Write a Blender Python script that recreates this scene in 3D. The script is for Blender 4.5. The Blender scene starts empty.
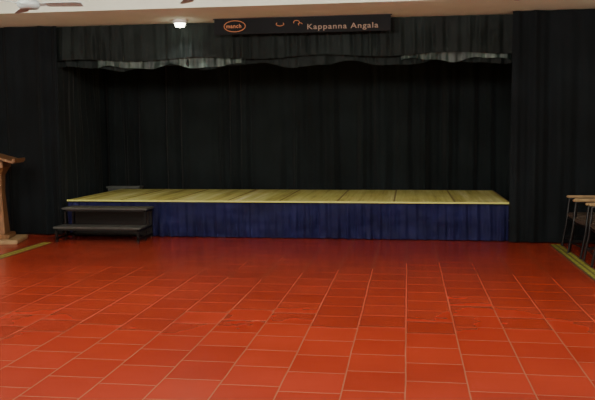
import bpy, bmesh, math, random
from mathutils import Vector, Matrix, noise
random.seed(4)
C = bpy.context.scene.collection
F=760.0; CAMZ=1.72

# ------------------------------------------------------------ materials
def mat(name, col, rough=0.6, metal=0.0, emit=None, es=0, sheen=0, var=0.0, vscale=5, bump=0.0, bscale=60, spec=0.5, stretch=(1,1,1)):
    m=bpy.data.materials.new(name); m.use_nodes=True
    nt=m.node_tree; b=nt.nodes['Principled BSDF']
    b.inputs['Base Color'].default_value=(*col,1)
    b.inputs['Roughness'].default_value=rough
    b.inputs['Metallic'].default_value=metal
    b.inputs['Specular IOR Level'].default_value=spec
    if sheen:
        b.inputs['Sheen Weight'].default_value=sheen
        b.inputs['Sheen Roughness'].default_value=0.5
    if emit:
        b.inputs['Emission Color'].default_value=(*emit,1); b.inputs['Emission Strength'].default_value=es
    tc=nt.nodes.new('ShaderNodeTexCoord'); mp=nt.nodes.new('ShaderNodeMapping')
    mp.inputs['Scale'].default_value=stretch
    nt.links.new(tc.outputs['Object'],mp.inputs['Vector'])
    if var:
        n=nt.nodes.new('ShaderNodeTexNoise'); n.inputs['Scale'].default_value=vscale; n.inputs['Detail'].default_value=5
        nt.links.new(mp.outputs['Vector'],n.inputs['Vector'])
        r=nt.nodes.new('ShaderNodeValToRGB')
        r.color_ramp.elements[0].position=0.3; r.color_ramp.elements[1].position=0.7
        r.color_ramp.elements[0].color=tuple(max(0,c*(1-var)) for c in col)+(1,)
        r.color_ramp.elements[1].color=tuple(min(1,c*(1+var)) for c in col)+(1,)
        nt.links.new(n.outputs['Fac'],r.inputs['Fac']); nt.links.new(r.outputs['Color'],b.inputs['Base Color'])
    if bump:
        n2=nt.nodes.new('ShaderNodeTexNoise'); n2.inputs['Scale'].default_value=bscale
        nt.links.new(mp.outputs['Vector'],n2.inputs['Vector'])
        bp=nt.nodes.new('ShaderNodeBump'); bp.inputs['Strength'].default_value=bump; bp.inputs['Distance'].default_value=0.01
        nt.links.new(n2.outputs['Fac'],bp.inputs['Height']); nt.links.new(bp.outputs['Normal'],b.inputs['Normal'])
    return m

def floor_mat():
    m=bpy.data.materials.new('red_tile'); m.use_nodes=True
    nt=m.node_tree; N=nt.nodes.new; L=nt.links.new; b=nt.nodes['Principled BSDF']
    g=N('ShaderNodeNewGeometry')
    # joints wander a few mm
    wn=N('ShaderNodeTexNoise'); wn.inputs['Scale'].default_value=1.6
    L(g.outputs['Position'],wn.inputs['Vector'])
    ws=N('ShaderNodeVectorMath'); ws.operation='SCALE'; ws.inputs['Scale'].default_value=0.014
    L(wn.outputs['Color'],ws.inputs[0])
    ad=N('ShaderNodeVectorMath'); ad.operation='ADD'; L(g.outputs['Position'],ad.inputs[0]); L(ws.outputs[0],ad.inputs[1])
    sx=N('ShaderNodeSeparateXYZ'); L(ad.outputs[0],sx.inputs[0])
    ax=N('ShaderNodeMath'); ax.operation='ADD'; ax.inputs[1].default_value=21.0; L(sx.outputs['X'],ax.inputs[0])
    dv=N('ShaderNodeMath'); dv.operation='DIVIDE'; dv.inputs[1].default_value=0.42; L(ax.outputs[0],dv.inputs[0])
    fl=N('ShaderNodeMath'); fl.operation='FLOOR'; L(dv.outputs[0],fl.inputs[0])
    wh=N('ShaderNodeTexWhiteNoise'); wh.noise_dimensions='1D'; L(fl.outputs[0],wh.inputs['W'])
    mu=N('ShaderNodeMath'); mu.operation='MULTIPLY_ADD'; mu.inputs[1].default_value=0.42; mu.inputs[2].default_value=20.1
    L(wh.outputs['Value'],mu.inputs[0])
    ay=N('ShaderNodeMath'); ay.operation='ADD'; L(sx.outputs['Y'],ay.inputs[0]); L(mu.outputs[0],ay.inputs[1])
    cb=N('ShaderNodeCombineXYZ'); L(ay.outputs[0],cb.inputs['X']); L(ax.outputs[0],cb.inputs['Y'])
    br=N('ShaderNodeTexBrick'); br.offset=0.0; br.squash=1.0
    br.inputs['Scale'].default_value=1.0
    br.inputs['Brick Width'].default_value=0.42; br.inputs['Row Height'].default_value=0.42
    br.inputs['Mortar Size'].default_value=0.006; br.inputs['Mortar Smooth'].default_value=0.4
    br.inputs['Bias'].default_value=0.0
    br.inputs['Color1'].default_value=(0.240,0.0225,0.0100,1)
    br.inputs['Color2'].default_value=(0.290,0.0295,0.0135,1)
    br.inputs['Mortar'].default_value=(0.265,0.088,0.048,1)
    L(cb.outputs[0],br.inputs['Vector'])
    n=N('ShaderNodeTexNoise'); n.inputs['Scale'].default_value=0.8; n.inputs['Detail'].default_value=4
    L(g.outputs['Position'],n.inputs['Vector'])
    mr=N('ShaderNodeMapRange'); mr.inputs[1].default_value=0.3; mr.inputs[2].default_value=0.7
    mr.inputs[3].default_value=0.9; mr.inputs[4].default_value=1.12
    L(n.outputs['Fac'],mr.inputs[0])
    vm=N('ShaderNodeVectorMath'); vm.operation='SCALE'
    L(br.outputs['Color'],vm.inputs[0]); L(mr.outputs[0],vm.inputs['Scale'])
    L(vm.outputs[0],b.inputs['Base Color'])
    b.inputs['Roughness'].default_value=0.27
    b.inputs['Specular IOR Level'].default_value=0.48
    # gentle unevenness of hand-finished tiles plus recessed joints
    n4=N('ShaderNodeTexNoise'); n4.inputs['Scale'].default_value=4.0; n4.inputs['Detail'].default_value=1
    L(g.outputs['Position'],n4.inputs['Vector'])
    bp0=N('ShaderNodeBump'); bp0.inputs['Strength'].default_value=0.2; bp0.inputs['Distance'].default_value=0.003
    L(n4.outputs['Fac'],bp0.inputs['Height'])
    bp=N('ShaderNodeBump'); bp.inputs['Strength'].default_value=0.2; bp.inputs['Distance'].default_value=0.002
    mx=N('ShaderNodeMath'); mx.operation='SUBTRACT'; mx.inputs[0].default_value=1
    L(br.outputs['Fac'],mx.inputs[1])
    L(mx.outputs[0],bp.inputs['Height']); L(bp0.outputs['Normal'],bp.inputs['Normal']); L(bp.outputs['Normal'],b.inputs['Normal'])
    return m

def stripe_mat(name, cols, axis='X', scale=1.0, rough=0.6):
    m=bpy.data.materials.new(name); m.use_nodes=True
    nt=m.node_tree; N=nt.nodes.new; L=nt.links.new; b=nt.nodes['Principled BSDF']
    g=N('ShaderNodeNewGeometry'); mp=N('ShaderNodeMapping')
    s={'X':(scale,0.04*scale,0.04),'Y':(0.04*scale,scale,0.04)}[axis]
    mp.inputs['Scale'].default_value=s
    L(g.outputs['Position'],mp.inputs['Vector'])
    n=N('ShaderNodeTexNoise'); n.inputs['Scale'].default_value=1; n.inputs['Detail'].default_value=4; n.inputs['Roughness'].default_value=0.7
    L(mp.outputs[0],n.inputs['Vector'])
    r=N('ShaderNodeValToRGB'); e=r.color_ramp.elements
    e[0].position=0.33; e[0].color=(*cols[0],1); e[1].position=0.68; e[1].color=(*cols[-1],1)
    for i,c in enumerate(cols[1:-1]):
        x=e.new(0.33+0.35*(i+1)/(len(cols)-1)); x.color=(*c,1)
    L(n.outputs['Fac'],r.inputs['Fac']); L(r.outputs['Color'],b.inputs['Base Color'])
    b.inputs['Roughness'].default_value=rough
    return m

M_floor=floor_mat()
M_curt=mat('black_curtain_cloth',(0.0055,0.0078,0.0098),0.85,sheen=0.035,var=0.3,vscale=1.5,bump=0.2,bscale=250,spec=0.15)
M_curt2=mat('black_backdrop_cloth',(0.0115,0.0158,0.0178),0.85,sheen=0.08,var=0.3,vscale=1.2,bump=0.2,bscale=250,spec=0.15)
M_val=mat('valance_cloth',(0.0060,0.0108,0.0106),0.7,sheen=0.07,var=0.4,vscale=2,spec=0.25)
M_hemglow=stripe_mat('valance_painted_glow',[(0.010,0.018,0.018),(0.018,0.032,0.029),(0.045,0.07,0.062),(0.13,0.18,0.155)],'X',5.0,0.5)  # light spilling below the valance, painted as pale grey-green streaks
M_navy=mat('navy_skirt_cloth',(0.0062,0.0072,0.056),0.7,sheen=0.04,var=0.3,vscale=3,spec=0.25)
M_mat=stripe_mat('woven_yellow_mat',[(0.36,0.30,0.07),(0.62,0.58,0.16),(0.72,0.69,0.25),(0.92,0.89,0.52)],'X',5.0,0.5)
M_edge=mat('mat_edge_binding',(0.60,0.61,0.17),0.5)
M_seam=mat('mat_seam',(0.30,0.23,0.08),0.7)
M_wood=mat('varnished_wood',(0.20,0.095,0.04),0.35,var=0.4,vscale=6,stretch=(6,6,0.6))
M_wood2=mat('pale_wood',(0.36,0.25,0.13),0.4,var=0.25,vscale=8)
M_dmet=mat('dark_steel',(0.018,0.017,0.018),0.4,metal=0.6)
M_tread=mat('step_board',(0.06,0.06,0.057),0.45,var=0.3,vscale=8)
M_ceil=mat('ceiling_paint',(0.56,0.60,0.52),0.9,var=0.04,vscale=2)
M_ceil2=mat('ceiling_paint_soffit',(0.76,0.82,0.71),0.9,var=0.04,vscale=2)
M_wall=mat('cream_wall_paint',(0.60,0.58,0.48),0.85,var=0.05,vscale=2)
M_fan=mat('fan_enamel',(0.42,0.50,0.50),0.45)
M_fanm=mat('fan_motor_enamel',(0.36,0.42,0.42),0.35)
M_ban=mat('banner_vinyl',(0.006,0.007,0.009),0.7,spec=0.2)
M_or=mat('banner_orange_print',(0.50,0.19,0.08),0.6)
M_txt=mat('banner_text_print',(0.30,0.20,0.145),0.6)
M_tape=mat('yellow_tape',(0.26,0.26,0.04),0.5,var=0.7,vscale=14)
M_tape_d=mat('tape_dark_edge',(0.05,0.04,0.02),0.5)
M_lamp=mat('lamp_diffuser',(0.9,0.9,0.9),0.5,emit=(0.97,1.0,0.76),es=14)
M_tube=mat('added_tube_glass',(0.9,0.9,0.9),0.5,emit=(1.0,0.95,0.88),es=8)  # glow of the added, unseen tube fittings
M_white=mat('white_plastic',(0.7,0.7,0.66),0.4)
M_cush=mat('dark_upholstery',(0.02,0.017,0.016),0.6)
M_tan=mat('brown_upholstery',(0.06,0.04,0.028),0.6,var=0.2)
M_grey=mat('grey_painted_wood',(0.09,0.095,0.09),0.6,var=0.2)

# ------------------------------------------------------------ helpers
def empty(name,loc=(0,0,0)):
    o=bpy.data.objects.new(name,None); o.location=loc; o.empty_display_size=0.2; C.objects.link(o); return o
def link(name,me,m,parent=None,smooth=False):
    o=bpy.data.objects.new(name,me); C.objects.link(o)
    if m: me.materials.append(m)
    if smooth:
        for p in me.polygons: p.use_smooth=True
    if parent: o.parent=parent
    return o
def box(name,a,b,m,parent=None,bev=0.0,rot=None):
    a=Vector(a);b=Vector(b);c=(a+b)/2;s=b-a
    bm=bmesh.new(); bmesh.ops.create_cube(bm,size=1)
    bmesh.ops.scale(bm,vec=s,verts=bm.verts)
    if bev: bmesh.ops.bevel(bm,geom=bm.edges[:],offset=bev,segments=2,affect='EDGES')
    if rot: bmesh.ops.rotate(bm,cent=(0,0,0),matrix=Matrix.Rotation(rot[0],3,rot[1]),verts=bm.verts)
    me=bpy.data.meshes.new(name); bm.to_mesh(me); bm.free()
    o=link(name,me,m,parent); o.location=c; return o
def tube(name,pts,r,m,parent=None,closed=False):
    cu=bpy.data.curves.new(name,'CURVE'); cu.dimensions='3D'; cu.bevel_depth=r; cu.bevel_resolution=3; cu.use_fill_caps=True
    sp=cu.splines.new('POLY'); sp.points.add(len(pts)-1)
    for p,q in zip(sp.points,pts): p.co=(*q,1)
    sp.use_cyclic_u=closed
    o=bpy.data.objects.new(name,cu); C.objects.link(o); cu.materials.append(m)
    if parent: o.parent=parent
    return o
def lathe(name,prof,m,parent=None,seg=32,loc=(0,0,0)):
    bm=bmesh.new(); rings=[]
    for r,z in prof:
        rings.append([bm.verts.new((r*math.cos(2*math.pi*i/seg),r*math.sin(2*math.pi*i/seg),z)) for i in range(seg)])
    for a,b in zip(rings,rings[1:]):
        for i in range(seg):
            bm.faces.new((a[i],a[(i+1)%seg],b[(i+1)%seg],b[i]))
    bm.faces.new(rings[0]); bm.faces.new(rings[-1])
    bmesh.ops.recalc_face_normals(bm,faces=bm.faces)
    me=bpy.data.meshes.new(name); bm.to_mesh(me); bm.free()
    o=link(name,me,m,parent,True); o.location=loc; return o

def curtain(name,path,z0,z1,m,pleat=0.16,amp=0.05,parent=None,seed=0,nz=28,thick=0.0,top_amp=0.5,hem=None,xstep=0.018):
    """pleated cloth hanging along a polyline path [(x,y),...]"""
    P=[Vector((*p,0)) for p in path]; segs=[(a,b,(b-a).length) for a,b in zip(P,P[1:])]
    tot=sum(s[2] for s in segs); n=max(8,int(tot/xstep)); bm=bmesh.new(); grid=[]
    for i in range(n+1):
        s=tot*i/n; q=s; k=0
        while k<len(segs)-1 and q>segs[k][2]: q-=segs[k][2]; k+=1
        a,b,l=segs[k]; d=(b-a)/l; base=a+d*min(q,l); nr=Vector((d.y,-d.x,0))
        ph=s/pleat*2*math.pi+5.5*noise.noise(Vector((s*1.3+seed*7,seed,0)))
        col=[]
        for j in range(nz+1):
            v=j/nz; z=z0+(z1-z0)*v
            am=amp*(1-(1-top_amp)*v)*(0.25+1.6*abs(noise.noise(Vector((s*1.4,v*1.0,seed+3)))))
            o=am*math.sin(ph+0.9*noise.noise(Vector((s*1.5,v*1.6,seed))))
            o+=am*0.35*math.sin(ph*2.3+seed+v)
            o+=0.035*noise.noise(Vector((s*0.8,v*1.5,seed+11)))
            o+=0.014*noise.noise(Vector((s*4,v*7,seed+5)))
            zz=z
            if hem and j<nz*0.5: zz=z+(1-2*v)*hem(s)
            p=base+nr*o; col.append(bm.verts.new((p.x,p.y,zz)))
        grid.append(col)
    for a,b in zip(grid,grid[1:]):
        for j in range(nz): bm.faces.new((a[j],b[j],b[j+1],a[j+1]))
    me=bpy.data.meshes.new(name); bm.to_mesh(me); bm.free()
    o=link(name,me,m,parent,True)
    return o

# ------------------------------------------------------------ room shell
XL,XR,YB,YF=-8.0,3.4,-4.0,15.4
HC=3.85; HS=3.5; YS=10.75
box('floor',(XL,YB,-0.1),(XR,YF,0),M_floor)
box('wall_left',(XL-0.15,YB,0),(XL,YF,HC+0.1),M_wall)
box('wall_right',(XR,YB,0),(XR+0.15,YF,HC+0.1),M_wall)
box('wall_back',(XL-0.15,YF,0),(XR+0.15,YF+0.15,HC+0.1),M_wall)
box('wall_front',(XL-0.15,YB-0.15,0),(XR+0.15,YB,HC+0.1),M_wall)
box('ceiling',(XL,YB,HC),(XR,YS,HC+0.1),M_ceil)
box('ceiling_soffit',(XL,YS,HS),(XR,YF,HC+0.1),M_ceil2)

# ------------------------------------------------------------ floor tapes
def tape(x,y0,y1):
    e=empty('floor_marking_tape')
    box('tape_strip_inner',(x-0.062,y0,0.0),(x-0.014,y1,0.003),M_tape,e)
    box('tape_strip_outer',(x+0.014,y0,0.0),(x+0.062,y1,0.003),M_tape,e)
    box('tape_centre_line',(x-0.013,y0,0.0),(x+0.013,y1,0.002),M_tape_d,e)
    box('tape_border_inner',(x-0.09,y0,0.0),(x-0.063,y1,0.002),M_tape_d,e)
    box('tape_border_outer',(x+0.063,y0,0.0),(x+0.09,y1,0.002),M_tape_d,e)
tape(-5.64,1.0,11.25)
tape(2.21,1.0,11.8)

# ------------------------------------------------------------ stage
SX0,SX1,SY0,SY1,SZ=-5.65,1.55,12.05,14.45,0.61
st=empty('stage')
box('deck_platform',(SX0+0.08,SY0+0.08,SZ-0.1),(SX1,SY1,SZ-0.012),M_tread,st)
x=SX0; i=0
ws=[0.92,0.88,0.95,0.86,0.93,0.9,0.94,0.87]
while x<SX1-0.05 and i<8:
    w=min(ws[i],SX1-x); 
    o=box('mat_%d'%(i+1),(x+0.006,SY0-0.02,SZ-0.012),(x+w-0.006,SY1,SZ+random.uniform(0,0.004)),M_mat,st,0.003)
    box('mat_seam_%d'%(i+1),(x+w-0.014,SY0-0.022,SZ-0.01),(x+w+0.014,SY1,SZ+0.005),M_seam,st)
    x+=w;i+=1
box('front_edge_binding',(SX0,SY0-0.05,SZ-0.022),(SX1,SY0-0.021,SZ+0.004),M_edge,st)
for k in range(6):
    xx=SX0+0.15+k*(SX1-SX0-0.3)/5
    for yy in (SY0+0.15,SY1-0.12):
        box('leg_%d_%d'%(k,int(yy)),(xx-0.03,yy-0.03,0),(xx+0.03,yy+0.03,SZ-0.1),M_dmet,st)
curtain('skirt',[(SX0,SY1-0.1),(SX0,SY0-0.01),(SX1,SY0-0.01)],0.012,SZ-0.015,M_navy,pleat=0.17,amp=0.045,parent=st,seed=2,nz=14,top_amp=0.35,xstep=0.012)

# ------------------------------------------------------------ curtains
curtain('backdrop_curtain',[(-6.5,14.85),(2.4,14.85)],0.02,HS-0.01,M_curt2,pleat=0.42,amp=0.12,seed=5)
curtain('wing_curtain',[(-5.92,12.35),(-6.12,14.7)],0.02,HS-0.01,M_curt2,pleat=0.3,amp=0.08,seed=8)
curtain('wing_curtain',[(1.85,12.35),(2.1,14.7)],0.02,HS-0.01,M_curt,pleat=0.3,amp=0.08,seed=18)
curtain('side_curtain',[(-7.9,12.1),(-5.78,12.1)],0.015,HS-0.01,M_curt,pleat=0.32,amp=0.07,seed=12)
curtain('side_curtain',[(1.54,11.90),(3.35,11.90)],0.015,HS-0.01,M_curt,pleat=0.34,amp=0.06,seed=15)
val=empty('valance_curtain')
curtain('valance_cloth',[(-5.95,12.2),(1.75,12.2)],2.92,HS-0.01,M_val,pleat=0.22,amp=0.04,seed=21,nz=12,parent=val,hem=lambda s:0.025*math.sin(s*3.1))
curtain('lower_cloth',[(-5.95,12.34),(1.75,12.34)],2.80,3.2,M_val,pleat=0.25,amp=0.04,seed=23,nz=10,parent=val,hem=lambda s:0.04*math.sin(s*4.1)+0.015*math.sin(s*9))
curtain('painted_glow_left',[(-5.15,12.27),(-2.63,12.27)],2.80,3.05,M_hemglow,pleat=0.2,amp=0.03,seed=25,nz=6,parent=val,hem=lambda s:0.03*math.sin(s*6.1)+0.015*math.sin(s*11))  # cloth strip in place of the bright patches of light under the valance
curtain('painted_glow_right',[(-0.12,12.27),(1.58,12.27)],2.83,3.05,M_hemglow,pleat=0.2,amp=0.03,seed=27,nz=6,parent=val,hem=lambda s:0.03*math.sin(s*6.1)+0.015*math.sin(s*13))  # same painted light, right-hand patch

# ------------------------------------------------------------ steps
sp=empty('stage_steps')
def steps():
    x0,x1=-5.52,-4.14
    yf,ym,yb=11.27,11.60,11.94
    h1,h2=0.25,0.52
    box('tread_lower',(x0-0.03,yf-0.02,h1-0.03),(x1+0.03,ym+0.0,h1),M_tread,sp,0.006)
    box('tread_upper',(x0-0.03,ym-0.02,h2-0.03),(x1+0.03,yb,h2),M_tread,sp,0.006)
    t=0.018
    for sx,x in (('l',x0),('r',x1-t*2)):
        for nm,y,h in (('front',yf,h1),('mid',ym,h2),('back',yb-0.05,h2)):
            box('leg_%s_%s'%(nm,sx),(x,y,0),(x+2*t,y+2*t,h-0.03),M_dmet,sp,0.003)
        box('rail_low_%s'%sx,(x+0.004,yf,0.05),(x+0.032,yb-0.01,0.08),M_dmet,sp)
        box('rail_mid_%s'%sx,(x+0.004,yf,h1-0.065),(x+0.032,yb-0.01,h1-0.031),M_dmet,sp)
        box('rail_top_%s'%sx,(x+0.004,ym,h2-0.065),(x+0.032,yb-0.01,h2-0.031),M_dmet,sp)
    box('apron_lower',(x0,yf+0.0,h1-0.06),(x1,yf+0.02,h1-0.031),M_dmet,sp)
    box('apron_upper',(x0,ym+0.0,h2-0.06),(x1,ym+0.02,h2-0.031),M_dmet,sp)
    box('riser_panel',(x0+0.05,yb-0.03,0.04),(x1-0.05,yb-0.02,h2-0.05),M_dmet,sp)
    box('back_rail',(x0,yb-0.06,0.05),(x1,yb-0.035,0.08),M_dmet,sp)
steps()

# ------------------------------------------------------------ lectern
lt=empty('lectern',(-6.48,11.25,0))
def lectern():
    box('base_platform',(-0.36,-0.38,0),(0.36,0.38,0.06),M_wood2,lt,0.01)
    box('base_plinth',(-0.24,-0.22,0.06),(0.24,0.22,0.13),M_wood,lt,0.012)
    lathe('column_foot',[(0.13,0.13),(0.13,0.18),(0.10,0.22),(0.075,0.27)],M_wood,lt)
    bm=bmesh.new(); rs=[(0.17,0.15,0.13),(0.14,0.13,0.4),(0.12,0.11,0.75),(0.13,0.12,1.0),(0.22,0.18,1.12)]
    rings=[[bm.verts.new((sx*w,sy*d,z)) for sx,sy in ((-1,-1),(1,-1),(1,1),(-1,1))] for w,d,z in rs]
    for a,b in zip(rings,rings[1:]):
        for i in range(4): bm.faces.new((a[i],a[(i+1)%4],b[(i+1)%4],b[i]))
    bm.faces.new(rings[0][::-1]); bm.faces.new(rings[-1])
    bmesh.ops.bevel(bm,geom=bm.edges[:],offset=0.008,segments=2,affect='EDGES')
    me=bpy.data.meshes.new('column'); bm.to_mesh(me); bm.free(); link('column',me,M_wood,lt)
    d=box('desk_top',(-0.36,-0.33,1.19),(0.36,0.33,1.225),M_wood,lt,0.008,rot=(math.radians(-16),'X'))
    d.location=(0,0.05,1.28)
    l=box('book_ledge',(-0.36,-0.02,0),(0.36,0.02,0.05),M_wood,lt,0.006); l.location=(0,0.365,1.22)
    s1=box('desk_box',(-0.26,-0.18,1.12),(0.26,0.18,1.22),M_wood,lt,0.006); s1.location=(0,0,1.16)
lectern(); lt.rotation_euler=(0,0,math.radians(-75)); lt.scale=(1,1,1.07)

# ------------------------------------------------------------ armchairs
def chair(loc,rz,first=False):
    e=empty('armchair',loc); e.rotation_euler=(0,0,rz)
    w=0.26
    for s in (-1,1):
        nm='l' if s<0 else 'r'
        tube('frame_'+nm,[(s*w,-0.30,0.0),(s*w,-0.24,0.35),(s*w,-0.21,0.70),(s*w,-0.15,0.715),(s*w,0.22,0.715)],0.018,M_dmet,e)
        tube('rear_leg_'+nm,[(s*w,0.29,0.0),(s*w,0.21,0.44),(s*w,0.24,0.70),(s*w*0.95,0.30,0.90)],0.016,M_dmet,e)
        tube('side_rail_'+nm,[(s*w,-0.22,0.43),(s*w,0.21,0.42)],0.014,M_dmet,e)
        tube('stretcher_'+nm,[(s*w,-0.27,0.15),(s*w,0.26,0.15)],0.012,M_dmet,e)
        box('arm_pad_'+nm,(s*w-0.03,-0.25,0.722),(s*w+0.03,0.2,0.755),M_wood2,e,0.01)
    tube('front_rail',[(-w,-0.22,0.42),(w,-0.22,0.42)],0.013,M_dmet,e)
    tube('front_stretcher',[(-w,-0.27,0.15),(w,-0.27,0.15)],0.011,M_dmet,e)
    tube('rear_rail',[(-w,0.21,0.42),(w,0.21,0.42)],0.013,M_dmet,e)
    tube('top_rail',[(-w*0.95,0.30,0.90),(w*0.95,0.30,0.90)],0.015,M_dmet,e)
    box('seat_cushion',(-0.235,-0.24,0.435),(0.235,0.2,0.51),M_tan,e,0.02)
    o=box('back_cushion',(-0.23,0.0,0.56),(0.23,0.04,0.88),M_cush,e,0.018,rot=(math.radians(-14),'X')); o.location=(0,0.24,0.73)
chair((2.58,11.40,0),math.radians(-90))
chair((2.56,10.76,0),math.radians(-84))
chair((2.60,10.10,0),math.radians(-92))

# ------------------------------------------------------------ crate
cr=empty('storage_crate')
box('crate_body',(-5.95,14.5,0),(-5.3,14.7,0.62),M_grey,cr,0.005)
box('crate_lid',(-5.98,14.48,0.62),(-5.28,14.71,0.66),M_grey,cr,0.005)

# ------------------------------------------------------------ banner
bn=empty('hanging_banner')
by=11.86; bx0,bx1,bz0,bz1=-3.03,-0.27,3.25,3.49
box('banner_sheet',(bx0,by,bz0),(bx1,by+0.012,bz1),M_ban,bn)
tube('top_rod',[(bx0-0.02,by+0.006,bz1),(bx1+0.02,by+0.006,bz1)],0.008,M_dmet,bn)
def ring(name,cx,cz,rx,rz,t,m,a0=0,a1=2*math.pi):
    n=36; full=(a1-a0)>6.2
    tube(name,[(cx+rx*math.cos(a),by-0.003,cz+rz*math.sin(a)) for a in [a0+(a1-a0)*i/n for i in range(n if full else n+1)]],t,m,bn,full)
ring('logo_ring',-2.70,3.375,0.17,0.085,0.007,M_or)
ring('glyph_hook',-1.98,3.39,0.06,0.028,0.006,M_or,2.4,6.9)
ring('glyph_loop',-1.72,3.41,0.045,0.03,0.006,M_or,-1,3.6)
ring('glyph_tail',-1.66,3.38,0.03,0.02,0.005,M_or,0,4)
def text(s,x,z,size,m,name,sx=1,off=0.002):
    cu=bpy.data.curves.new(name,'FONT'); cu.body=s; cu.size=size; cu.extrude=0.001; cu.offset=off
    cu.align_x='LEFT'; cu.align_y='CENTER'; cu.space_character=1.14
    o=bpy.data.objects.new(name,cu); C.objects.link(o); cu.materials.append(m); o.parent=bn
    o.location=(x,by-0.004,z); o.rotation_euler=(math.pi/2,0,0); o.scale=(sx,1,1)
text('Kappanna Angala',-1.56,3.335,0.115,M_txt,'banner_text',1.22,0.001)
text('manch',-2.84,3.375,0.085,M_or,'logo_text')

# ------------------------------------------------------------ downlight
dl=empty('ceiling_downlight',(-3.60,11.9,HS))
lathe('trim_ring',[(0.06,-0.05),(0.11,-0.05),(0.115,-0.005),(0.115,0.0)],M_white,dl)
lathe('diffuser',[(0.02,-0.115),(0.07,-0.105),(0.09,-0.051)],M_lamp,dl)

# ------------------------------------------------------------ fans
def fan(loc,rz):
    e=empty('ceiling_fan',loc); e.rotation_euler=(0,0,rz)
    lathe('motor',[(0.03,-0.05),(0.10,-0.045),(0.125,-0.015),(0.125,0.02),(0.09,0.05),(0.03,0.06)],M_fanm,e)
    top=HC-loc[2]
    lathe('downrod',[(0.013,0.05),(0.013,top)],M_fanm,e,12)
    lathe('canopy',[(0.02,top-0.09),(0.055,top-0.05),(0.065,top)],M_fan,e)
    for k in range(3):
        a=k*2*math.pi/3
        bm=bmesh.new(); pr=[(0.10,0.025),(0.19,0.028),(0.21,0.06),(0.35,0.07),(0.56,0.075),(0.60,0.06),(0.61,0.03)]
        vs=[]
        for r,w in pr: vs.append((bm.verts.new((r,-w,0.012)),bm.verts.new((r,w,-0.012))))
        for p,q in zip(vs,vs[1:]): bm.faces.new((p[0],q[0],q[1],p[1]))
        bmesh.ops.rotate(bm,cent=(0,0,0),matrix=Matrix.Rotation(a,3,'Z'),verts=bm.verts)
        me=bpy.data.meshes.new('blade'); bm.to_mesh(me); bm.free()
        o=link('blade_%d'%(k+1),me,M_fan,e); md=o.modifiers.new('s','SOLIDIFY'); md.thickness=0.006
fan((-4.21,8.15,3.16),math.radians(6))
fan((-2.30,8.15,3.22),math.radians(-5))
fan((1.15,8.45,3.2),math.radians(200))

# ------------------------------------------------------------ lights (tube fittings added out of view to brighten room and ceiling)
def added_tubelight(x,y,p):  # unseen hanging fitting, added so the ceiling gets direct light
    e=empty('added_tube_light',(x,y,HC))
    for s in (-1,1):
        tube('hanger_%s'%('l' if s<0 else 'r'),[(s*0.45,0,0),(s*0.45,0,-0.3)],0.006,M_white,e)
    box('batten',(-0.6,-0.03,-0.34),(0.6,0.03,-0.30),M_white,e,0.005)
    tube('glass_tube',[(-0.58,0,-0.37),(0.58,0,-0.37)],0.016,M_tube,e)
    l=bpy.data.lights.new('added_tube_lamp','POINT'); l.energy=p; l.shadow_soft_size=0.12; l.color=(1,0.95,0.86)
    o=bpy.data.objects.new('added_tube_lamp',l); C.objects.link(o); o.parent=e; o.location=(0,0,-0.55)
for x in (-5.4,-2.2,1.0):
    for y,p in ((0.3,115),(3.6,120),(6.9,185)):
        added_tubelight(x,y,p)
l=bpy.data.lights.new('downlight_lamp','SPOT'); l.energy=25; l.spot_size=math.radians(120); l.spot_blend=0.6; l.shadow_soft_size=0.06; l.color=(0.95,1,0.9)
o=bpy.data.objects.new('downlight_lamp',l); C.objects.link(o); o.parent=dl; o.location=(0,0,-0.14)

w=bpy.data.worlds.new('room_ambient'); bpy.context.scene.world=w; w.use_nodes=True
w.node_tree.nodes['Background'].inputs[0].default_value=(1,0.9,0.8,1); w.node_tree.nodes['Background'].inputs[1].default_value=0.3

# ------------------------------------------------------------ camera
cd=bpy.data.cameras.new('camera'); cam=bpy.data.objects.new('camera',cd); C.objects.link(cam)
cd.sensor_width=36; cd.lens=F/595*36
R=Matrix.Rotation(math.radians(8.27),4,'Z')@Matrix.Rotation(math.radians(90-5.13),4,'X')@Matrix.Rotation(math.radians(-0.4),4,'Z')
cam.matrix_world=Matrix.Translation((0,0,CAMZ))@R
bpy.context.scene.camera=cam
